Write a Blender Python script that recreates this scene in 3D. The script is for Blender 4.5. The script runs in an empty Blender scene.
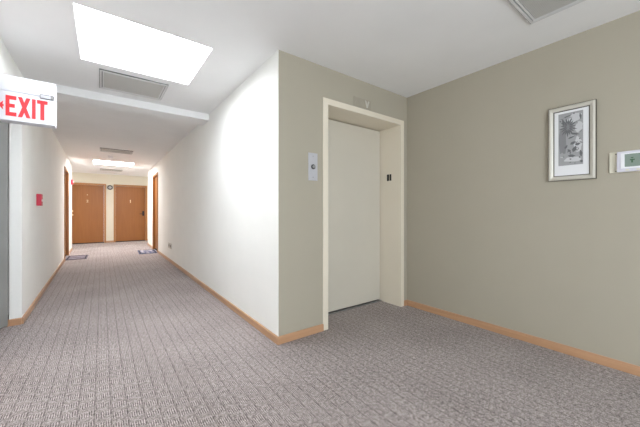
import bpy, bmesh, math, random
from mathutils import Vector, Matrix
random.seed(4)
SC = bpy.context.scene
COL = SC.collection

# ------------------------------------------------------------------ materials
def lin(c):
    return tuple(((v/255)/12.92 if v/255 <= .04045 else ((v/255+.055)/1.055)**2.4) for v in c) + (1,)

def mat(name, rgb, rough=.6, metal=0, emit=None, estr=0, noise=None, bump=0, bscale=200, spec=.5):
    m = bpy.data.materials.new(name); m.use_nodes = True
    nt = m.node_tree; b = nt.nodes['Principled BSDF']
    b.inputs['Base Color'].default_value = lin(rgb)
    b.inputs['Roughness'].default_value = rough
    b.inputs['Metallic'].default_value = metal
    b.inputs['Specular IOR Level'].default_value = spec
    if emit:
        b.inputs['Emission Color'].default_value = lin(emit)
        b.inputs['Emission Strength'].default_value = estr
    tc = nt.nodes.new('ShaderNodeTexCoord')
    n = nt.nodes.new('ShaderNodeTexNoise'); n.inputs['Scale'].default_value = noise or 3
    n.inputs['Detail'].default_value = 3
    nt.links.new(tc.outputs['Object'], n.inputs['Vector'])
    mx = nt.nodes.new('ShaderNodeMix'); mx.data_type = 'RGBA'
    c = lin(rgb)
    mx.inputs[6].default_value = tuple(v*.965 for v in c[:3])+(1,)
    mx.inputs[7].default_value = tuple(min(1, v*1.035) for v in c[:3])+(1,)
    nt.links.new(n.outputs['Fac'], mx.inputs[0])
    nt.links.new(mx.outputs[2], b.inputs['Base Color'])
    if bump:
        n2 = nt.nodes.new('ShaderNodeTexNoise'); n2.inputs['Scale'].default_value = bscale
        nt.links.new(tc.outputs['Object'], n2.inputs['Vector'])
        bp = nt.nodes.new('ShaderNodeBump'); bp.inputs['Strength'].default_value = bump
        bp.inputs['Distance'].default_value = .002
        nt.links.new(n2.outputs['Fac'], bp.inputs['Height'])
        nt.links.new(bp.outputs['Normal'], b.inputs['Normal'])
    return m

def wood(name, c1, c2, axis, rough=.4, scale=1.0):
    """straight grained wood; grain runs along axis (0,1,2)"""
    m = bpy.data.materials.new(name); m.use_nodes = True
    nt = m.node_tree; b = nt.nodes['Principled BSDF']; b.inputs['Roughness'].default_value = rough
    tc = nt.nodes.new('ShaderNodeTexCoord'); mp = nt.nodes.new('ShaderNodeMapping')
    s = [38*scale]*3; s[axis] = 1.6*scale
    mp.inputs['Scale'].default_value = s
    n = nt.nodes.new('ShaderNodeTexNoise'); n.inputs['Scale'].default_value = 1; n.inputs['Detail'].default_value = 5
    n.inputs['Distortion'].default_value = .6
    r = nt.nodes.new('ShaderNodeValToRGB')
    r.color_ramp.elements[0].position = .3; r.color_ramp.elements[0].color = lin(c1)
    r.color_ramp.elements[1].position = .7; r.color_ramp.elements[1].color = lin(c2)
    L = nt.links.new
    L(tc.outputs['Object'], mp.inputs['Vector']); L(mp.outputs[0], n.inputs['Vector'])
    L(n.outputs['Fac'], r.inputs[0]); L(r.outputs[0], b.inputs['Base Color'])
    return m

def carpet():
    m = bpy.data.materials.new('loop_carpet'); m.use_nodes = True
    nt = m.node_tree; N = nt.nodes.new; L = nt.links.new
    b = nt.nodes['Principled BSDF']; b.inputs['Roughness'].default_value = .95
    b.inputs['Specular IOR Level'].default_value = .15
    b.inputs['Sheen Weight'].default_value = .15; b.inputs['Sheen Roughness'].default_value = .5
    tc = N('ShaderNodeTexCoord'); sp = N('ShaderNodeSeparateXYZ'); L(tc.outputs['Object'], sp.inputs[0])
    def M(op, a, c=None, d=None):
        n = N('ShaderNodeMath'); n.operation = op
        for i, v in enumerate((a, c, d)):
            if v is None: continue
            if isinstance(v, (int, float)): n.inputs[i].default_value = v
            else: L(v, n.inputs[i])
        return n.outputs[0]
    wob = N('ShaderNodeTexNoise'); wob.inputs['Scale'].default_value = 30; L(tc.outputs['Object'], wob.inputs['Vector'])
    w = M('MULTIPLY', M('SUBTRACT', wob.outputs['Fac'], .5), .006)
    X = M('DIVIDE', M('ADD', M('ADD', sp.outputs[0], 9.96), w), STRIP)
    fx = M('FRACT', X); ix = M('FLOOR', X)
    # dark seam between the strips
    seam = M('LESS_THAN', M('ABSOLUTE', M('SUBTRACT', fx, .5)), .455)      # 1 inside, 0 on the seam
    seam = M('SMOOTH_MIN', seam, 1, .1)
    # ribbed blocks, staggered from strip to strip
    Y = M('ADD', M('DIVIDE', M('ADD', M('ADD', sp.outputs[1], 20), w), BLOCK), M('MULTIPLY', ix, .5))
    blk = M('LESS_THAN', M('FRACT', Y), .5)
    ribs = M('SINE', M('MULTIPLY', fx, 2*math.pi*7))
    ribs = M('MULTIPLY', M('ADD', M('MULTIPLY', ribs, .5), .5), 1)
    fine = N('ShaderNodeTexNoise'); fine.inputs['Scale'].default_value = 120; fine.inputs['Detail'].default_value = 4
    fine.inputs['Roughness'].default_value = .7
    L(tc.outputs['Object'], fine.inputs['Vector'])
    loops = N('ShaderNodeTexVoronoi'); loops.inputs['Scale'].default_value = 190; L(tc.outputs['Object'], loops.inputs['Vector'])
    big = N('ShaderNodeTexNoise'); big.inputs['Scale'].default_value = 1.7; L(tc.outputs['Object'], big.inputs['Vector'])
    lp = M('SUBTRACT', 1, M('MULTIPLY', loops.outputs['Distance'], .9))
    # value = plain loops or ribs
    plain = M('ADD', .5, M('MULTIPLY', M('SUBTRACT', lp, .5), .35))
    rv = M('ADD', M('MULTIPLY', ribs, .62), .17)
    v = M('ADD', M('MULTIPLY', blk, rv), M('MULTIPLY', M('SUBTRACT', 1, blk), plain))
    v = M('ADD', v, M('MULTIPLY', M('SUBTRACT', fine.outputs['Fac'], .5), 1.9))
    mid = N('ShaderNodeTexNoise'); mid.inputs['Scale'].default_value = 48; mid.inputs['Detail'].default_value = 3
    L(tc.outputs['Object'], mid.inputs['Vector'])
    v = M('ADD', v, M('MULTIPLY', M('SUBTRACT', mid.outputs['Fac'], .5), .9))
    v = M('MULTIPLY', v, M('ADD', M('MULTIPLY', seam, .36), .64))
    v = M('ADD', v, M('MULTIPLY', M('SUBTRACT', big.outputs['Fac'], .5), .25))
    r = N('ShaderNodeValToRGB'); L(v, r.inputs[0])
    e = r.color_ramp.elements
    e[0].position = 0; e[0].color = lin(CARP[0]); e[1].position = 1; e[1].color = lin(CARP[2])
    k = e.new(.5); k.color = lin(CARP[1])
    L(r.outputs[0], b.inputs['Base Color'])
    bp = N('ShaderNodeBump'); bp.inputs['Strength'].default_value = .5; bp.inputs['Distance'].default_value = .003
    L(v, bp.inputs['Height']); L(bp.outputs['Normal'], b.inputs['Normal'])
    return m

STRIP, BLOCK = .073, .098
CARP = [(68, 59, 58), (155, 144, 141), (220, 209, 207)]
M_CARPET = carpet()
M_CEIL = mat('ceiling_paint', (236, 236, 236), .9, bump=.15, bscale=90)
M_WHITE = mat('white_wall_paint', (243, 243, 239), .75, bump=.1)
M_CREAM = mat('cream_wall_paint', (222, 216, 200), .75, bump=.1)
M_SAGE = mat('sage_wall_paint', (172, 165, 149), .7, bump=.1)
M_BASE = wood('oak_baseboard', (182, 140, 106), (198, 156, 122), 1, .35)
M_BASEX = wood('oak_baseboard_cross', (182, 140, 106), (198, 156, 122), 0, .35)
M_DOOR = wood('stained_door_wood', (146, 90, 38), (155, 98, 44), 2, .4)
M_FRAME = wood('stained_door_frame', (164, 112, 60), (174, 122, 68), 2, .35)
M_ELEVF = mat('elevator_frame_enamel', (228, 219, 202), .35)
M_ELEVD = mat('elevator_door_enamel', (206, 200, 187), .4)
M_DARK = mat('black_gap', (14, 14, 14), .8)
M_STEEL = mat('brushed_steel', (190, 190, 192), .35, .85)
M_ALU = mat('pale_satin_aluminium', (196, 196, 202), .4, .3)
M_SILL = mat('sill_metal', (150, 148, 146), .45, .4)
M_BLACK = mat('black_plastic', (22, 22, 24), .4)
M_GREYDOOR = mat('grey_door_enamel', (138, 139, 137), .45)
M_SIGN = mat('sign_white_plastic', (222, 223, 230), .5)
M_BODY = mat('controller_shell', (216, 214, 224), .4)
M_PLAST = mat('white_plastic', (238, 238, 242), .35)
M_IVORY = mat('ivory_plastic', (222, 218, 200), .4)
M_RED = mat('red_enamel', (184, 16, 54), .4)
M_SIGNRED = mat('red_letter_film', (225, 50, 58), .5, emit=(235, 50, 58), estr=.0)
M_BRASS = mat('pale_brass', (236, 214, 170), .35, .3)
M_VENT = mat('vent_grey_paint', (192, 191, 187), .6)
M_VENTF = mat('vent_frame_paint', (214, 214, 214), .4)
M_VLINE = mat('vent_shadow_gap', (92, 92, 92), .7)
M_SKY = mat('skylight_diffuser', (250, 250, 250), .6, emit=(245, 249, 255), estr=11.3)
M_SKY2 = mat('skylight_diffuser_far', (250, 250, 250), .6, emit=(250, 250, 250), estr=28)
M_LCD = mat('green_lcd', (130, 144, 135), .4)
M_LCDI = mat('lcd_segment', (62, 96, 70), .4)
M_MAT1 = mat('grey_rug_weave', (122, 112, 124), .95, noise=60)
M_MAT2 = mat('blue_rug_weave', (78, 88, 124), .95, noise=60)
M_MATP = mat('pale_rug_weave', (196, 194, 204), .95, noise=60)
M_MATD = mat('dark_rug_weave', (52, 50, 60), .95, noise=60)
M_SILVER = mat('silver_leaf_frame', (206, 202, 192), .38, .25, noise=25)
M_SILVERD = mat('dark_frame_edge', (84, 78, 66), .5, .2)
M_MATB = mat('white_mount_board', (232, 232, 234), .8)
M_ART = mat('print_grey', (160, 160, 161), .7, noise=9)
M_ARTD = mat('print_dark_grey', (106, 106, 108), .7, noise=30)
M_ARTM = mat('print_mid_grey', (134, 134, 136), .7, noise=30)
M_ARTL = mat('print_pale_grey', (200, 200, 202), .7, noise=12)
M_GLASS = bpy.data.materials.new('window_glass'); M_GLASS.use_nodes = True
_b = M_GLASS.node_tree.nodes['Principled BSDF']
_b.inputs['Transmission Weight'].default_value = 1; _b.inputs['Roughness'].default_value = 0; _b.inputs['IOR'].default_value = 1.45

# ------------------------------------------------------------------ mesh helpers
class MB:
    """collects geometry with material slots, builds ONE mesh object"""
    def __init__(s): s.bm = bmesh.new(); s.mats = []
    def mi(s, m):
        if m not in s.mats: s.mats.append(m)
        return s.mats.index(m)
    def box(s, a, b, m, bev=0):
        i = s.mi(m)
        lo = [min(p, q) for p, q in zip(a, b)]; hi = [max(p, q) for p, q in zip(a, b)]
        t = bmesh.new(); bmesh.ops.create_cube(t, size=1)
        for v in t.verts: v.co = Vector([lo[k]+(v.co[k]+.5)*(hi[k]-lo[k]) for k in range(3)])
        if bev: bmesh.ops.bevel(t, geom=list(t.edges), offset=bev, segments=2, affect='EDGES', profile=.6)
        s.merge(t, i); return s
    def merge(s, t, i):
        for f in t.faces: f.material_index = i
        me = bpy.data.meshes.new('tmp'); t.to_mesh(me); t.free()
        s.bm.from_mesh(me); bpy.data.meshes.remove(me)
    def prism(s, pts, h0, h1, m, axis=2, bev=0):
        """pts = 2-D outline; extruded along axis from h0 to h1"""
        i = s.mi(m); t = bmesh.new()
        def P(p, h):
            q = [p[0], p[1]]; q.insert(axis, h); return q
        va = [t.verts.new(P(p, h0)) for p in pts]; vb = [t.verts.new(P(p, h1)) for p in pts]
        n = len(pts)
        t.faces.new(va); t.faces.new(vb)
        for k in range(n): t.faces.new((va[k], va[(k+1) % n], vb[(k+1) % n], vb[k]))
        bmesh.ops.recalc_face_normals(t, faces=list(t.faces))
        if bev: bmesh.ops.bevel(t, geom=list(t.edges), offset=bev, segments=2, affect='EDGES')
        s.merge(t, i); return s
    def lathe(s, prof, m, centre=(0, 0, 0), axis=2, seg=24):
        """prof = [(radius, height)]; revolved round axis"""
        i = s.mi(m); t = bmesh.new(); rings = []
        for r, h in prof:
            ring = []
            for k in range(seg):
                a = 2*math.pi*k/seg; q = [r*math.cos(a), r*math.sin(a)]; q.insert(axis, h)
                ring.append(t.verts.new([q[j]+centre[j] for j in range(3)]))
            rings.append(ring)
        for A, B in zip(rings, rings[1:]):
            for k in range(seg): t.faces.new((A[k], A[(k+1) % seg], B[(k+1) % seg], B[k]))
        t.faces.new(rings[0]); t.faces.new(rings[-1])
        bmesh.ops.recalc_face_normals(t, faces=list(t.faces))
        for f in t.faces: f.smooth = len(f.verts) == 4
        s.merge(t, i); return s
    def build(s, name, parent=None, mtx=None):
        me = bpy.data.meshes.new(name); s.bm.to_mesh(me); s.bm.free()
        for m in s.mats: me.materials.append(m)
        o = bpy.data.objects.new(name, me); COL.objects.link(o)
        if parent: o.parent = parent
        if mtx is not None: o.matrix_local = mtx
        return o

def tag(o, label, cat=None, group=None, kind=None):
    o['label'] = label
    if cat: o['category'] = cat
    if group: o['group'] = group
    if kind: o['kind'] = kind
    return o
def empty(name, loc=(0, 0, 0), mtx=None):
    o = bpy.data.objects.new(name, None); COL.objects.link(o); o.empty_display_size = .1
    if mtx is not None: o.matrix_world = mtx
    else: o.location = loc
    return o
def frame_mtx(p0, p1, side=1):
    """local x runs p0->p1 along a wall, local y goes INTO the wall, z up"""
    d = Vector((p1[0]-p0[0], p1[1]-p0[1], 0)); L = d.length; d.normalize()
    n = Vector((-d.y, d.x, 0))*side
    m = Matrix.Identity(4)
    for r in range(3): m[r][0] = d[r]; m[r][1] = n[r]
    m[2][2] = 1; m[0][3] = p0[0]; m[1][3] = p0[1]
    return m, L

H = 2.453          # ceiling height
T = .10            # wall thickness
def wall(name, p0, p1, m, side, openings=(), t=T, label='', top=H):
    mt, L = frame_mtx(p0, p1, side)
    b = MB(); s = 0
    for (a, c, z0, z1) in sorted(openings):
        if a > s: b.box((s, 0, 0), (a, t, top), m)
        if z0 > 0: b.box((a, 0, 0), (c, t, z0), m)
        b.box((a, 0, z1), (c, t, top), m)
        s = c
    b.box((s, 0, 0), (L, t, top), m)
    # mirrored frames flip the faces
    if side < 0: bmesh.ops.reverse_faces(b.bm, faces=list(b.bm.faces))
    o = b.build(name, mtx=mt)
    tag(o, label, 'wall', kind='structure'); return o
BB_H, BB_T = .064, .013
def baseboard(name, p0, p1, side, gaps=(), label=''):
    mt, L = frame_mtx(p0, p1, side)
    horiz = wood_mat_along
    b = MB(); s = 0
    def piece(a, c):
        if c-a < .005: return
        b.prism([(0, 0), (-BB_T, 0), (-BB_T, BB_H-.006), (-BB_T+.006, BB_H), (0, BB_H)], a, c, horiz, axis=0)
    for a, c in sorted(gaps): piece(s, a); s = c
    piece(s, L)
    if side < 0: bmesh.ops.reverse_faces(b.bm, faces=list(b.bm.faces))
    o = b.build(name, mtx=mt); tag(o, label, 'baseboard', kind='structure'); return o
wood_mat_along = M_BASEX

# ------------------------------------------------------------------ plan (metres; corridor runs along +y)
L0, L1 = (-.632, -2.5), (-.705, 11.2)          # left wall face
def lx(y): return -.632 - .0102*(max(y, 4.05)-4.05)
LK = (-.632, 4.05)
CR, FR = (1.175, 2.157), (1.228, 11.3)         # corridor right wall face
def rx(y): return 1.175 + (y-2.155)*.0058
EX1 = 2.892
YF = 13.0
SX0, SX1, SY0, SY1 = -.15, .735, 2.47, 3.33    # near skylight
TX0, TX1, TY0, TY1 = -.185, .72, 9.62, 10.40   # far skylight
XMIN, XMAX, YMIN, YMAX = -2.3, 3.05, -2.65, 13.15

MB().box((XMIN, YMIN, -.08), (XMAX, YMAX, 0), M_CARPET).build('floor')
tag(bpy.data.objects['floor'], 'grey brown loop carpet with thin dark lines and staggered ribs', 'carpet', kind='structure')
b = MB()
b.box((XMIN, YMIN, H), (XMAX, SY0, H+.1), M_CEIL)
b.box((XMIN, SY0, H), (SX0, SY1, H+.1), M_CEIL); b.box((SX1, SY0, H), (XMAX, SY1, H+.1), M_CEIL)
b.box((XMIN, SY1, H), (XMAX, TY0, H+.1), M_CEIL)
b.box((XMIN, TY0, H), (TX0, TY1, H+.1), M_CEIL); b.box((TX1, TY0, H), (XMAX, TY1, H+.1), M_CEIL)
b.box((XMIN, TY1, H), (XMAX, YMAX, H+.1), M_CEIL)
tag(b.build('ceiling'), 'white painted ceiling over room and corridor', 'ceiling', kind='structure')

# walls
LD = (8.72, 9.74)      # y range of the doorway in the left wall
RD = (8.98, 9.92)      # doorway in the right wall
STY = (3.1, 4.052)     # stair doorway
DH = 2.05
wall('wall_left', (-.632, -2.5), (-.632, 4.052), M_WHITE, 1, [(STY[0]+2.5, STY[1]+2.5-.0005, 0, 2.14)], t=.087, label='white wall above and before the grey stair door')
oml, LL = frame_mtx(LK, L1, 1)
wall('wall_left.001', LK, L1, M_WHITE, 1, [(LD[0]-4.05, LD[1]-4.05, 0, DH+.04)], t=.087, label='long white left corridor wall with one wooden doorway')
omr, LR = frame_mtx(CR, FR, -1)
wall('wall_corridor', CR, FR, M_WHITE, -1, [(RD[0]-2.155, RD[1]-2.155, 0, DH+.09)], label='long white right corridor wall from front corner to far end')
EL = (1.700, 2.772)
wall('wall_elevator', (1.179, 2.155), (3.0, 2.155), M_SAGE, 1, [(EL[0]-1.179-.02, EL[1]-1.179+.02, 0, 2.15)], t=.34, label='taupe wall around the elevator')
wall('wall_right', (EX1, -2.5), (EX1, 2.155), M_SAGE, -1, label='taupe wall with framed picture and wall controller')
wall('wall_rear', (-.74, -2.5), (3.0, -2.5), M_WHITE, -1, [(.25, 2.05, .2, 1.9)], label='rear wall with a wide window')
FD = [(-.93, .11), (.345, 1.385)]
wall('wall_far', (XMIN, YF), (XMAX, YF), M_CREAM, 1, [(FD[0][0]-XMIN+.03, FD[0][1]-XMIN-.03, 0, 2.07), (FD[1][0]-XMIN+.03, FD[1][1]-XMIN-.03, 0, 2.07)], label='cream wall at the end of the corridor with two doors')
# cross passage at the far end and the stair landing behind the grey door
wall('wall_far_left', (-2.2, 11.2), (-2.2, YF), M_CREAM, 1, label='end wall of the cross passage on the left')
wall('wall_far_right', (2.9, 11.3), (2.9, YF), M_CREAM, -1, label='end wall of the cross passage on the right')
wall('wall_passage_left', (-2.3, 11.2), (-.794, 11.2), M_CREAM, -1, label='side wall of the cross passage on the left')
wall('wall_passage_right', (1.33, 11.3), (2.99, 11.3), M_CREAM, -1, label='side wall of the cross passage on the right')
b = MB()
b.box((-1.95, 2.5, 0), (-1.85, 4.6, H), M_WHITE); b.box((-1.85, 2.5, 0), (-.7195, 2.6, H), M_WHITE); b.box((-1.85, 4.5, 0), (-.722, 4.6, H), M_WHITE)
tag(b.build('wall_stairs'), 'white walls of the stair landing behind the grey door', 'wall', kind='structure')

# ceiling beam
b = MB(); b.box((lx(4.15)-.0, 4.15, 2.366), (1.185, 4.44, H), M_CEIL, .003)
tag(b.build('trim_1'), 'shallow white ceiling beam crossing the corridor', 'beam', kind='structure')

# baseboards
baseboard('baseboard_left', LK, L1, 1, [(LD[0]-4.05-.05, LD[1]-4.05+.05)], 'oak baseboard along the left corridor wall')
baseboard('baseboard_return', (-.729, 4.051), (-.632+BB_T*0, 4.051), 1, (), 'short oak baseboard beside the grey door')
baseboard('baseboard_corridor', (CR[0], CR[1]-BB_T), FR, -1, [(RD[0]-2.155-.05+BB_T, RD[1]-2.155+.05+BB_T)], 'oak baseboard along the right corridor wall')
baseboard('baseboard_elevator', (1.1625, 2.1552), (EX1, 2.1552), 1, [(EL[0]-1.1625-.058, EL[1]-1.1625+.058)], 'oak baseboard below the elevator call panel')
baseboard('baseboard_right', (EX1, -2.5), (EX1, 2.143), -1, (), 'long oak baseboard along the taupe right wall')
baseboard('baseboard_far', (-2.2, YF), (2.9, YF), 1, [(FD[0][0]+2.2, FD[0][1]+2.2), (FD[1][0]+2.2, FD[1][1]+2.2)], 'oak baseboard at the corridor end between the doors')
baseboard('baseboard_near', (-.632, -2.5), (-.632, 3.04), 1, (), 'oak baseboard along the near left wall')

# ------------------------------------------------------------------ skylights (backlit diffusers set flush in the ceiling)
M_WELL = mat('white_shaft_paint', (244, 244, 244), .9)
def skylight(x0, x1, y0, y1, label, m, dp):
    r = empty('skylight', ((x0+x1)/2, (y0+y1)/2, H)); w, d = (x1-x0)/2, (y1-y0)/2
    b = MB(); b.box((-w+.002, -d+.002, dp), (w-.002, d-.002, dp+.03), m, .003); b.build('diffuser', r)
    b = MB(); g = .02
    b.box((-w-g, -d-g, .101), (-w, d+g, .25), M_WELL); b.box((w, -d-g, .101), (w+g, d+g, .25), M_WELL)
    b.box((-w, -d-g, .101), (w, -d, .25), M_WELL); b.box((-w, d, .101), (w, d+g, .25), M_WELL)
    b.build('light_well', r)
    tag(r, label, 'skylight', 'skylights in the corridor ceiling')
skylight(SX0, SX1, SY0, SY1, 'large glowing white skylight panel in the ceiling before the beam', M_SKY, .2)
skylight(TX0, TX1, TY0, TY1, 'small distant glowing skylight panel near the corridor end', M_SKY2, .03)

# ------------------------------------------------------------------ ceiling vents
def vent(x0, x1, y0, y1, label, z=H):
    r = empty('ceiling_vent', ((x0+x1)/2, (y0+y1)/2, z)); w, d = (x1-x0)/2, (y1-y0)/2
    def ring(b, o, i, z0, z1, m):
        b.box((-w+o, -d+o, z0), (w-o, -d+i, z1), m); b.box((-w+o, d-i, z0), (w-o, d-o, z1), m)
        b.box((-w+o, -d+i, z0), (-w+i, d-i, z1), m); b.box((w-i, -d+i, z0), (w-o, d-i, z1), m)
    b = MB(); ring(b, 0, .004, -.010, 0, M_VLINE); ring(b, .004, .020, -.014, 0, M_VENTF); b.build('frame', r)
    b = MB(); ring(b, .020, .026, -.004, 0, M_VLINE); ring(b, .026, .038, -.012, 0, M_VENTF)
    b.build('inner_frame', r)
    b = MB(); b.box((-w+.038, -d+.038, -.005), (w-.038, d-.038, 0), M_VLINE)
    n = 48; yy0, yy1 = -d+.040, d-.040; p = (yy1-yy0)/n
    for k in range(n):
        b.box((-w+.038, yy0+k*p, -.0085), (w-.038, yy0+k*p+p*.9, -.005), M_VENT)
    b.build('grille', r)
    tag(r, label, 'vent', 'ceiling vents')
vent(-.022, .567, 3.447, 3.957, 'grey square ceiling vent between the large skylight and the beam')
vent(-.035, .555, 7.68, 8.10, 'ceiling vent halfway down the corridor in front of the far skylight')
vent(1.87, 2.458, .26, .772, 'grey ceiling vent over the front room near the taupe right wall')
vent(-.05, .53, 11.38, 11.80, 'most distant ceiling vent, beyond the far skylight')

b = MB(); b.lathe([(.060, 0), (.060, -.012), (.052, -.030), (.030, -.038), (.012, -.040)], M_PLAST)
sd = b.build('smoke_detector'); sd.location = (.165, 8.76, H)
tag(sd, 'small round white smoke detector on the corridor ceiling', 'smoke detector')

# ------------------------------------------------------------------ doors
def text_mesh(ch, size, depth, m, name, parent, loc, rot=(math.pi/2, 0, 0)):
    c = bpy.data.curves.new('glyph', 'FONT'); c.body = ch; c.size = size; c.extrude = depth
    c.align_x = 'CENTER'; c.align_y = 'CENTER'
    o = bpy.data.objects.new('glyph', c); COL.objects.link(o)
    bpy.context.view_layer.update()
    me = bpy.data.meshes.new_from_object(o.evaluated_get(bpy.context.evaluated_depsgraph_get()))
    bpy.data.objects.remove(o); me.materials.clear(); me.materials.append(m)
    t = bpy.data.objects.new(name, me); COL.objects.link(t); t.parent = parent
    t.location = loc; t.rotation_euler = rot; return t

def lever(parent, x, z, y, direction, m, sgn=1):
    b = MB()
    b.box((x-.032, y-.012, z-.075), (x+.032, y, z+.105), m, .006)
    b.build('lock_plate', parent)
    b = MB()
    b.lathe([(.013, 0), (.013, -.050)], m, (x, y-.012, z), axis=1, seg=16)
    b.box((x, y-.066, z-.010), (x+direction*.125, y-.048, z+.010), m, .005)
    b.build('handle', parent)
def knob(parent, x, z, y, m):
    b = MB(); b.lathe([(.032, 0), (.030, -.006), (.012, -.010), (.012, -.035), (.026, -.045), (.030, -.058), (.022, -.070), (.004, -.074)], m, (x, y, z), axis=1)
    b.build('handle', parent)
    b = MB(); b.lathe([(.028, 0), (.026, -.010), (.010, -.014), (.008, -.022)], m, (x, y, z+.13), axis=1)
    b.build('deadbolt', parent)

def door(name, p0, p1, side, s0, s1, top, kind, label, casing=.058):
    """local frame: x along the wall, y into the wall, z up; opening s0..s1"""
    mt, L = frame_mtx(p0, p1, side)
    r = empty(name, mtx=mt @ Matrix.Translation(((s0+s1)/2, 0, 0))); w = (s1-s0)/2
    c = casing; j = .022
    b = MB()
    b.box((-w-c+.02, -.016, 0), (-w+.02, 0, top+c-.02), M_FRAME, .003)
    b.box((w-.02, -.016, 0), (w+c-.02, 0, top+c-.02), M_FRAME, .003)
    b.box((-w+.02, -.016, top-.02), (w-.02, 0, top+c-.02), M_FRAME, .003)
    b.box((-w, .0005, 0), (-w+j, T, top-j), M_FRAME); b.box((w-j, .0005, 0), (w, T, top-j), M_FRAME)
    b.box((-w, .0005, top-j), (w, T, top), M_FRAME)
    # stop
    b.build('door_frame', r)
    b = MB(); b.box((-w+j+.003, .045, .026), (w-j-.003, .085, top-j-.003), M_DOOR, .002)
    leaf = b.build('door_leaf', r)
    b = MB(); b.box((-w+j, .030, 0), (w-j, T, .025), M_DARK, .002); b.build('dark_gap_threshold', r)  # coloured black to stand in for the shaded gap under the leaf
    if kind == 'two':
        knob(leaf, -w+j+.063, 1.0, .045, M_BRASS)
        b = MB(); b.lathe([(.013, 0), (.012, -.006), (.006, -.008)], M_BRASS, (.0, .045, 1.70), axis=1); b.build('peephole', leaf)
        text_mesh('2', .125, .004, M_BRASS, 'door_number', leaf, (0, .040, 1.475))
    if kind == 'one':
        lever(leaf, w-j-.065, 1.03, .045, -1, M_BLACK)
        MBn = MB(); MBn.prism([(-.010, -.055), (.012, -.055), (.012, .055), (-.002, .055), (-.020, .032), (-.010, .030)], .037, .045, M_BRASS, axis=1)
        n = MBn.build('door_number', leaf); n.location = (-.012, 0, 1.50)
    tag(r, label, 'door', kind='structure'); return r
door('door_1', (XMIN, YF), (XMAX, YF), 1, FD[0][0]-XMIN+.031, FD[0][1]-XMIN-.031, 2.069, 'two', 'orange brown wooden door numbered 2 at the corridor end, left')
door('door_2', (XMIN, YF), (XMAX, YF), 1, FD[1][0]-XMIN+.031, FD[1][1]-XMIN-.031, 2.069, 'one', 'orange brown wooden door with black lever at the corridor end, right')
door('door_3', LK, L1, 1, LD[0]-4.05+.001, LD[1]-4.05-.001, DH+.039, 'plain', 'wooden door in the left corridor wall behind the grey doormat')
door('door_4', CR, FR, -1, RD[0]-2.155+.001, RD[1]-2.155-.001, DH+.089, 'plain', 'wooden door in the right corridor wall beside the blue doormat')

# grey stair door, swung ajar into the stair landing
r = empty('door_5', (-.722, 4.030, 0)); r.rotation_euler.z = math.radians(31.5)
# local: leaf hangs along -y from the hinge, rotated clockwise into the landing
r.rotation_euler.z = -math.radians(31.5)
b = MB(); b.box((-.045, -.90, .012), (0, 0, 2.10), M_GREYDOOR, .003); lf = b.build('door_leaf', r)
b = MB()
for z in (.25, 1.05, 1.85): b.lathe([(.008, -.05), (.008, .05)], M_GREYDOOR, (-.038, .008, z), axis=2, seg=12)
b.build('hinge', r)
b = MB(); b.box((0, -.86, .98), (.012, -.80, 1.12), M_STEEL, .004); b.lathe([(.01, 0), (.01, .05)], M_STEEL, (.012, -.83, 1.05), axis=0, seg=14)
b.box((.052, -.84, 1.04), (.066, -.72, 1.06), M_STEEL, .004); b.build('handle', lf)
tag(r, 'grey painted metal stair door standing ajar at the left edge', 'door', kind='structure')

# rear window
r = empty('window_1', (0, -2.5, 0))
b = MB(); x0, x1, z0, z1 = -.49, 1.31, .2, 1.9
for (a, c) in (((x0, -.08, z0), (x0+.05, -.02, z1)), ((x1-.05, -.08, z0), (x1, -.02, z1)), ((x0, -.08, z0), (x1, -.02, z0+.05)), ((x0, -.08, z1-.05), (x1, -.02, z1)), (((x0+x1)/2-.025, -.08, z0), ((x0+x1)/2+.025, -.02, z1))):
    b.box(a, c, M_PLAST)
b.build('window_frame', r)
tag(r, 'wide white framed window in the rear wall', 'window', kind='structure')

# ------------------------------------------------------------------ elevator
r = empty('elevator_entrance', ((EL[0]+EL[1])/2, 2.155, 0)); w = (EL[1]-EL[0])/2; top = 2.108; fw = .056
b = MB()
pr = .008
b.box((-w-fw-.004, -pr, 0), (-w, 0, top+fw), M_ELEVF, .002); b.box((w, -pr, 0), (w+fw, 0, top+fw), M_ELEVF, .002)
b.box((-w, -pr, top), (w, 0, top+fw), M_ELEVF, .002)
b.box((-w-.018, .0006, 0), (-w, .335, top+.018), M_ELEVF); b.box((w, .0006, 0), (w+.018, .335, top+.018), M_ELEVF)
b.box((-w, .0006, top), (w, .335, top+.018), M_ELEVF)
b.build('door_frame', r)
b = MB(); b.box((-w+.001, .305, .022), (w-.009, .335, top-.010), M_ELEVD, .002); b.build('door_panel', r)
b = MB(); b.box((-w, .337, 0), (w, .35, top), M_DARK); b.build('dark_shaft_backing', r)  # black sheet stands in for the darkness behind the door gaps
b = MB(); b.box((-w, .285, 0), (w, .336, .006), M_SILL)
b.box((-w, .289, .006), (w, .296, .011), M_STEEL); b.build('sill', r)
b = MB()   # raised dark floor marking plates on the right jamb
for (ya, yb) in ((.132, .158), (.166, .198)):
    b.box((w-.003, ya, 1.475), (w+.0, yb, 1.553), M_BLACK, .001)
o = b.build('jamb_plate', r); o['label'] = 'pair of small black plates on the right jamb'
tag(r, 'cream elevator entrance with closed flat door in the taupe wall', 'elevator')

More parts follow.
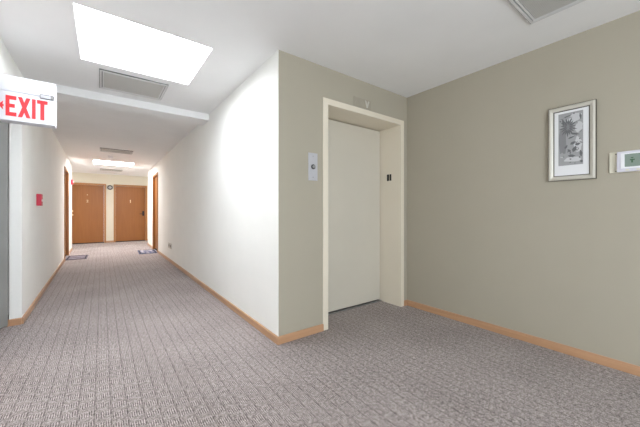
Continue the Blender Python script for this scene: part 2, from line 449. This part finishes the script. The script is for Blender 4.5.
# call panel
r = empty('elevator_call_panel', (1.527, 2.1556, 1.508))
b = MB(); b.box((-.050, -.006, -.124), (.050, 0, .124), M_ALU, .002); b.build('face_plate', r)
b = MB(); b.lathe([(.021, 0), (.021, -.006), (.017, -.008)], M_BLACK, (0, -.006, 0), axis=1)
b.build('button_ring', r)
b = MB(); b.lathe([(.013, 0), (.013, -.004), (.010, -.005)], M_STEEL, (0, -.0138, 0), axis=1)
b.build('button', r)
for z in (.095, -.095):
    b = MB(); b.lathe([(.0045, 0), (.004, -.002)], M_SILL, (0, -.006, z), axis=1, seg=12); b.build('screw', r)
tag(r, 'tall pale metal elevator call panel with one round button', 'call panel')

# direction lantern above the door
r = empty('elevator_lantern', (2.165, 2.155, 2.222))
M_LANT = mat('taupe_lantern_plate', (162, 155, 140), .6, 0)
M_LITV = mat('pale_arrow_lens', (196, 192, 182), .4)
b = MB(); b.box((-.135, -.006, -.045), (.11, 0, .045), M_LANT, .002); b.build('plate', r)
b = MB(); b.prism([(.020, .034), (.038, .034), (.052, -.010), (.066, .034), (.084, .034), (.060, -.036), (.044, -.036)], -.010, -.006, M_LITV, axis=1)
o = b.build('arrow', r); o['label'] = 'pale V-shaped down arrow'
b = MB(); b.prism([(-.100, -.030), (-.090, -.030), (-.072, .022), (-.054, -.030), (-.044, -.030), (-.066, .034), (-.078, .034)], -.009, -.006, M_LANT, axis=1)
o = b.build('arrow', r); o['label'] = 'unlit up arrow'
tag(r, 'small taupe direction indicator with pale V above the elevator frame', 'indicator')

# ------------------------------------------------------------------ exit sign (hangs out from the left wall)
r = empty('exit_sign', (-.632, 3.25, 1.80))
Y0, Y1 = -.05, .06; XR = .325
b = MB(); b.box((.001, Y0, 0), (XR, Y1, .222), M_SIGN, .006); b.build('sign_box', r)
b = MB(); b.prism([(Y0+.004, .226), (Y1, .226), (Y1, .350), (Y0+.018, .350), (Y0+.004, .335)], .001, XR, M_SIGN, axis=0, bev=.004)
b.build('battery_housing', r)
def strokes(b, polys, ox, oz, sx, sz, y0, y1):
    for p in polys: b.prism([(ox+u*sx, oz+v*sz) for u, v in p], y0, y1, M_SIGNRED, axis=1)
E_ = [[(0, 0), (.36, 0), (.36, 1), (0, 1)], [(.36, 0), (1, 0), (1, .19), (.36, .19)], [(.36, .42), (.85, .42), (.85, .6), (.36, .6)], [(.36, .81), (1, .81), (1, 1), (.36, 1)]]
X_ = [[(0, 0), (.33, 0), (1, 1), (.67, 1)], [(0, 1), (.33, 1), (.5, .746), (.335, .5)], [(.5, .254), (.665, .5), (1, 0), (.67, 0)]]
I_ = [[(0, 0), (1, 0), (1, 1), (0, 1)]]
T_ = [[(.31, 0), (.69, 0), (.69, .82), (.31, .82)], [(0, .82), (1, .82), (1, 1), (0, 1)]]
for nm, g, ox, sx in (('letter', E_, .046, .058), ('letter', X_, .112, .070), ('letter', I_, .190, .021), ('letter', T_, .219, .062)):
    b = MB(); strokes(b, g, ox, .034, sx, .155, Y0-.003, Y0); b.build(nm, r)
b = MB(); b.prism([(.006, .108), (.034, .142), (.030, .116), (.036, .116), (.036, .100), (.030, .100), (.034, .074)], Y0-.003, Y0, M_SIGNRED, axis=1); b.build('arrow', r)
b = MB(); b.box((.235, Y0-.006, .205), (.318, Y0+.01, .240), M_VLINE, .002); b.box((.240, Y0-.0075, .210), (.300, Y0-.006, .234), M_ALU)
b.box((.303, Y0-.0075, .211), (.312, Y0-.006, .234), M_SILL)
b.box((.236, Y0-.0075, .208), (.240, Y0-.006, .237), M_SILL); b.build('indicator_window', r)
tag(r, 'white exit sign with red letters projecting from the left wall', 'exit sign')

# ------------------------------------------------------------------ small wall things
# fire alarm pull station on the left wall
mtl, _ = frame_mtx(LK, L1, 1)
r = empty('fire_alarm_pull', mtx=mtl @ Matrix.Translation((.915, 0, 1.25)))
b = MB(); b.box((-.060, -.045, -.072), (.060, 0, .072), M_RED, .005); b.build('housing', r)
b = MB(); b.box((-.030, -.054, -.020), (.030, -.045, .006), M_PLAST, .002); b.build('pull_bar', r)
tag(r, 'red fire alarm box low on the left corridor wall', 'fire alarm')
r = empty('fire_alarm_strobe', mtx=mtl @ Matrix.Translation((10.75-4.05, 0, 1.94)))
b = MB(); b.box((-.055, -.045, -.070), (.055, 0, .070), M_RED, .006); b.build('housing', r)
b = MB(); b.box((-.03, -.062, -.02), (.03, -.045, .03), M_PLAST, .004); b.build('lens', r)
tag(r, 'small red alarm strobe high beside the far left door', 'alarm strobe')
# outlet on the right corridor wall
mtr, _ = frame_mtx(CR, FR, -1)
r = empty('wall_outlet', mtx=mtr @ Matrix.Translation((7.14-2.155, 0, .355)))
M_OUT = mat('outlet_ivory', (206, 204, 196), .5)
b = MB(); b.box((-.19, -.008, -.058), (.19, 0, .058), M_OUT, .003); b.build('cover_plate', r)
for x in (-.09, .09):
    b = MB(); b.box((x-.035, -.010, -.026), (x+.035, -.008, .026), M_VLINE, .002); b.build('socket', r)
tag(r, 'small pale double outlet low on the right corridor wall', 'outlet')
# round plaque between the far doors
r = empty('wall_bell', (.231, YF, 1.985))
b = MB(); b.lathe([(.085, 0), (.085, -.02), (.075, -.03), (.055, -.032)], mat('dark_grey_metal', (86, 86, 88), .4, .5), (0, 0, 0), axis=1); b.build('rim', r)
b = MB(); b.lathe([(.050, -.030), (.046, -.040), (.01, -.046)], M_STEEL, (0, 0, 0), axis=1); b.build('centre_disc', r)
tag(r, 'small round dark bell on the wall between the two far doors', 'bell')

# ------------------------------------------------------------------ picture on the right wall
r = empty('framed_picture', (EX1, .6415, 1.632)); r.rotation_euler.z = math.radians(-90)
# local: x runs towards the viewer's right (world -y), y into the wall (world +x)
W2, H2 = .1425, .289; fr = .036
b = MB()
def bar(x0, x1, z0, z1):
    b.box((x0, -.020, z0), (x1, 0, z1), M_SILVERD)
bar(-W2, W2, -H2, -H2+fr); bar(-W2, W2, H2-fr, H2); bar(-W2, -W2+fr, -H2+fr, H2-fr); bar(W2-fr, W2, -H2+fr, H2-fr)
# bevelled silver moulding standing on the dark edge
i = b.mi(M_SILVER); bm = b.bm
def rg(o, y): return [bm.verts.new(p) for p in ((-W2+o, y, -H2+o), (W2-o, y, -H2+o), (W2-o, y, H2-o), (-W2+o, y, H2-o))]
rings = [rg(.003, -.020), rg(.006, -.026), rg(.016, -.029), rg(.028, -.024), rg(.034, -.020)]
for A, B in zip(rings, rings[1:]):
    for k in range(4):
        f = bm.faces.new((A[k], A[(k+1) % 4], B[(k+1) % 4], B[k])); f.material_index = i
b.build('frame', r)
b = MB(); b.box((-W2+fr-.002, -.013, -H2+fr-.002), (W2-fr+.002, -.009, H2-fr+.002), M_SILVERD)
b.box((-W2+fr+.004, -.0145, -H2+fr+.004), (W2-fr-.004, -.013, H2-fr-.004), M_MATB); b.build('mount', r)
b = MB(); ax0, ax1, az0, az1 = -.077, .070, -.172, .232
b.box((ax0, -.0155, az0), (ax1, -.0145, az1), M_ART)
# generic foliage print: pale clearings, darker leaves and a spray of fronds
def blob(cx, cz, rx, rz, m, rot=0, n=14, y=-.0158, jag=.18):
    pts = []
    for k in range(n):
        a = 2*math.pi*k/n; q = 1+random.uniform(-jag, jag)
        u, v = rx*q*math.cos(a), rz*q*math.sin(a)
        X = cx+u*math.cos(rot)-v*math.sin(rot); Z = cz+u*math.sin(rot)+v*math.cos(rot)
        pts.append((min(max(X, ax0), ax1), min(max(Z, az0), az1)))
    b.prism(pts, -.0155, y, m, axis=1)
def leaf(cx, cz, L_, w_, ang, m, y=-.0164):
    pts = [(-L_/2, 0), (-L_*.2, w_*.5), (L_*.1, w_*.45), (L_/2, 0), (L_*.1, -w_*.45), (-L_*.2, -w_*.5)]
    c, s = math.cos(ang), math.sin(ang)
    b.prism([(min(max(cx+u*c-v*s, ax0), ax1), min(max(cz+u*s+v*c, az0), az1)) for u, v in pts], -.0155, y, m, axis=1)
blob(.020, .175, .040, .022, M_ARTL, .15); blob(.046, .110, .022, .038, M_ARTL); blob(.030, .205, .034, .014, M_ARTL)
blob(.040, -.02, .024, .060, M_ARTL, y=-.0159); blob(.010, -.13, .05, .020, M_ARTL)
blob(-.05, .02, .022, .11, M_ARTM, y=-.0160); blob(-.015, .11, .024, .040, M_ARTM, y=-.0161)
for a in range(18):
    t = math.radians(a*20+5); q = .034 if a % 2 else .026
    leaf(-.018+math.cos(t)*q, .120+math.sin(t)*q*1.5, .050, .010, math.atan2(math.sin(t)*1.5, math.cos(t)), M_ARTD)
for (cx, cz, L_, w_, a) in ((.024, .062, .06, .014, -.3), (.004, .040, .05, .012, .4), (.012, -.005, .040, .020, .5), (.040, -.018, .036, .020, .3), (.020, -.052, .050, .024, 1.2), (-.012, -.060, .03, .016, 2.2), (.004, -.102, .048, .020, -.15), (-.030, -.030, .03, .014, 1), (.058, -.09, .018, .05, .1), (-.046, .165, .016, .05, .2), (.062, -.15, .02, .02, 0), (.055, .190, .012, .05, .1), (-.020, .205, .06, .008, .3)):
    leaf(cx, cz, L_, w_, a, M_ARTD)
for k in range(34):
    leaf(random.uniform(ax0+.01, ax1-.01), random.uniform(az0+.01, az1-.01), random.uniform(.012, .03), random.uniform(.004, .010), random.uniform(0, 3.1), random.choice((M_ARTM, M_ARTD, M_ARTL, M_ARTM)), y=-.0162)
b.build('print', r)
tag(r, 'silver framed grey botanical print hanging on the taupe right wall', 'picture')

# ------------------------------------------------------------------ wall controller at the right edge
r = empty('wall_thermostat', (EX1, .310, 1.445)); r.rotation_euler.z = math.radians(-90)
b = MB(); b.box((-.122, -.010, -.072), (.118, 0, .074), M_IVORY, .003); b.build('back_plate', r)
b = MB(); b.box((-.082, -.034, -.070), (.112, -.010, .070), M_BODY, .005); b.build('body', r)
b = MB()
for a, c in (((-.062, -.038, .048), (.100, -.034, .056)), ((-.062, -.038, -.048), (.100, -.034, -.038)), ((-.062, -.038, -.038), (-.043, -.034, .048)), ((.086, -.038, -.038), (.100, -.034, .048))): b.box(a, c, M_PLAST, .001)
b.build('bezel', r)
b = MB(); b.box((-.043, -.0355, -.038), (.086, -.034, .048), M_LCD)
b.build('screen', r)
for a, c in (((-.014, 0, .018), (-.002, 0, .024)), ((-.018, 0, .004), (.004, 0, .012)), ((-.012, 0, -.012), (-.004, 0, .004)), ((.03, 0, -.01), (.034, 0, .025)), ((.044, 0, -.01), (.048, 0, .025))):
    b = MB(); b.box((a[0], -.0362, a[2]), (c[0], -.0355, c[2]), M_LCDI); b.build('screen_segment', r)
for zz in (.058, -.060):
    b = MB(); b.lathe([(.0035, 0), (.003, -.002)], M_DARK, (-.089, -.010, zz), axis=1, seg=12); b.build('screw', r)
for xx in (-.03, .02, .07):
    b = MB(); b.box((xx-.009, -.037, -.064), (xx+.009, -.034, -.054), M_IVORY, .001); b.build('button', r)
tag(r, 'white wall controller with small green screen at the right edge', 'thermostat')

# ------------------------------------------------------------------ doormats
def rug(name, cx, cy, w, d, ang, base, border, pattern, label):
    b = MB(); b.box((-w/2, -d/2, 0), (w/2, d/2, .008), base, .003)
    for a, c in (((-w/2+.02, -d/2+.02), (w/2-.02, -d/2+.05)), ((-w/2+.02, d/2-.05), (w/2-.02, d/2-.02)), ((-w/2+.02, -d/2+.05), (-w/2+.05, d/2-.05)), ((w/2-.05, -d/2+.05), (w/2-.02, d/2-.05))):
        b.box((a[0], a[1], .008), (c[0], c[1], .009), border)
    pattern(b, w, d)
    o = b.build(name); o.location = (cx, cy, 0); o.rotation_euler.z = ang
    tag(o, label, 'doormat', 'doormats in the corridor'); return o
def pat1(b, w, d):
    for k in range(7):
        y = -d/2+.09+k*(d-.18)/6
        b.box((-w/2+.07, y-.012, .008), (w/2-.07, y+.012, .0088), M_MATP if k % 3 == 1 else M_MATD)
def pat2(b, w, d):
    for i in range(3):
        for j in range(6):
            x = -w/2+.10+i*(w-.2)/2; y = -d/2+.12+j*(d-.24)/5
            if (i+j) % 2: b.prism([(x-.05, y), (x, y-.06), (x+.05, y), (x, y+.06)], .008, .009, M_MATP)
            else: b.prism([(x-.03, y-.03), (x+.03, y-.03), (x+.03, y+.03), (x-.03, y+.03)], .008, .009, M_MATD)
    b.box((-w/2+.06, d/2-.30, .009), (w/2-.08, d/2-.20, .0096), M_MATP)
rug('doormat', -.478, 9.16, .40, .80, math.radians(-1), M_MAT1, M_MATD, pat1, 'grey doormat at the left corridor door')
rug('doormat', 1.00, 9.32, .42, .86, math.radians(-2), M_MAT2, M_MATD, pat2, 'blue doormat with pale pattern at the right corridor door')

# ------------------------------------------------------------------ light
def area(name, loc, rot, sx, sy, power, col=(1, 1, 1)):
    l = bpy.data.lights.new(name, 'AREA'); l.shape = 'RECTANGLE'; l.size = sx; l.size_y = sy; l.energy = power; l.color = col
    o = bpy.data.objects.new(name, l); COL.objects.link(o); o.location = loc; o.rotation_euler = rot; return o
# daylight entering by the rear window
area('window_daylight', (.41, -2.68, 1.05), (math.radians(90), 0, 0), 1.75, 1.65, 80, (.86, .94, 1))
# unseen fill lamps added in the cross passage to brighten the far end
area('passage_fill', (2.75, 12.15, 1.4), (0, math.radians(90), 0), 1.4, 1.4, 14, (1, 1, 1))
area('passage_fill', (-2.05, 12.15, 1.4), (0, math.radians(-90), 0), 1.4, 1.4, 14, (1, 1, 1))

wd = bpy.data.worlds.new('world'); SC.world = wd; wd.use_nodes = True
bg = wd.node_tree.nodes['Background']; bg.inputs[0].default_value = (.8, .9, 1, 1); bg.inputs[1].default_value = 1.5

# ------------------------------------------------------------------ camera
cam = bpy.data.cameras.new('camera'); co = bpy.data.objects.new('camera', cam); COL.objects.link(co)
co.location = (0, 0, 1.1); co.rotation_euler = (math.radians(90), 0, -math.radians(36.74))
cam.sensor_width = 36; cam.lens = 292/640*36; cam.shift_y = -1.5/640; cam.clip_start = .02
SC.camera = co
vs = SC.view_settings
SC.display_settings.display_device = 'sRGB'
vs.view_transform = 'Standard'; vs.look = 'None'; vs.gamma = 1; vs.use_curve_mapping = False
vs.exposure = .44
SC.cycles.max_bounces = 12; SC.cycles.diffuse_bounces = 8
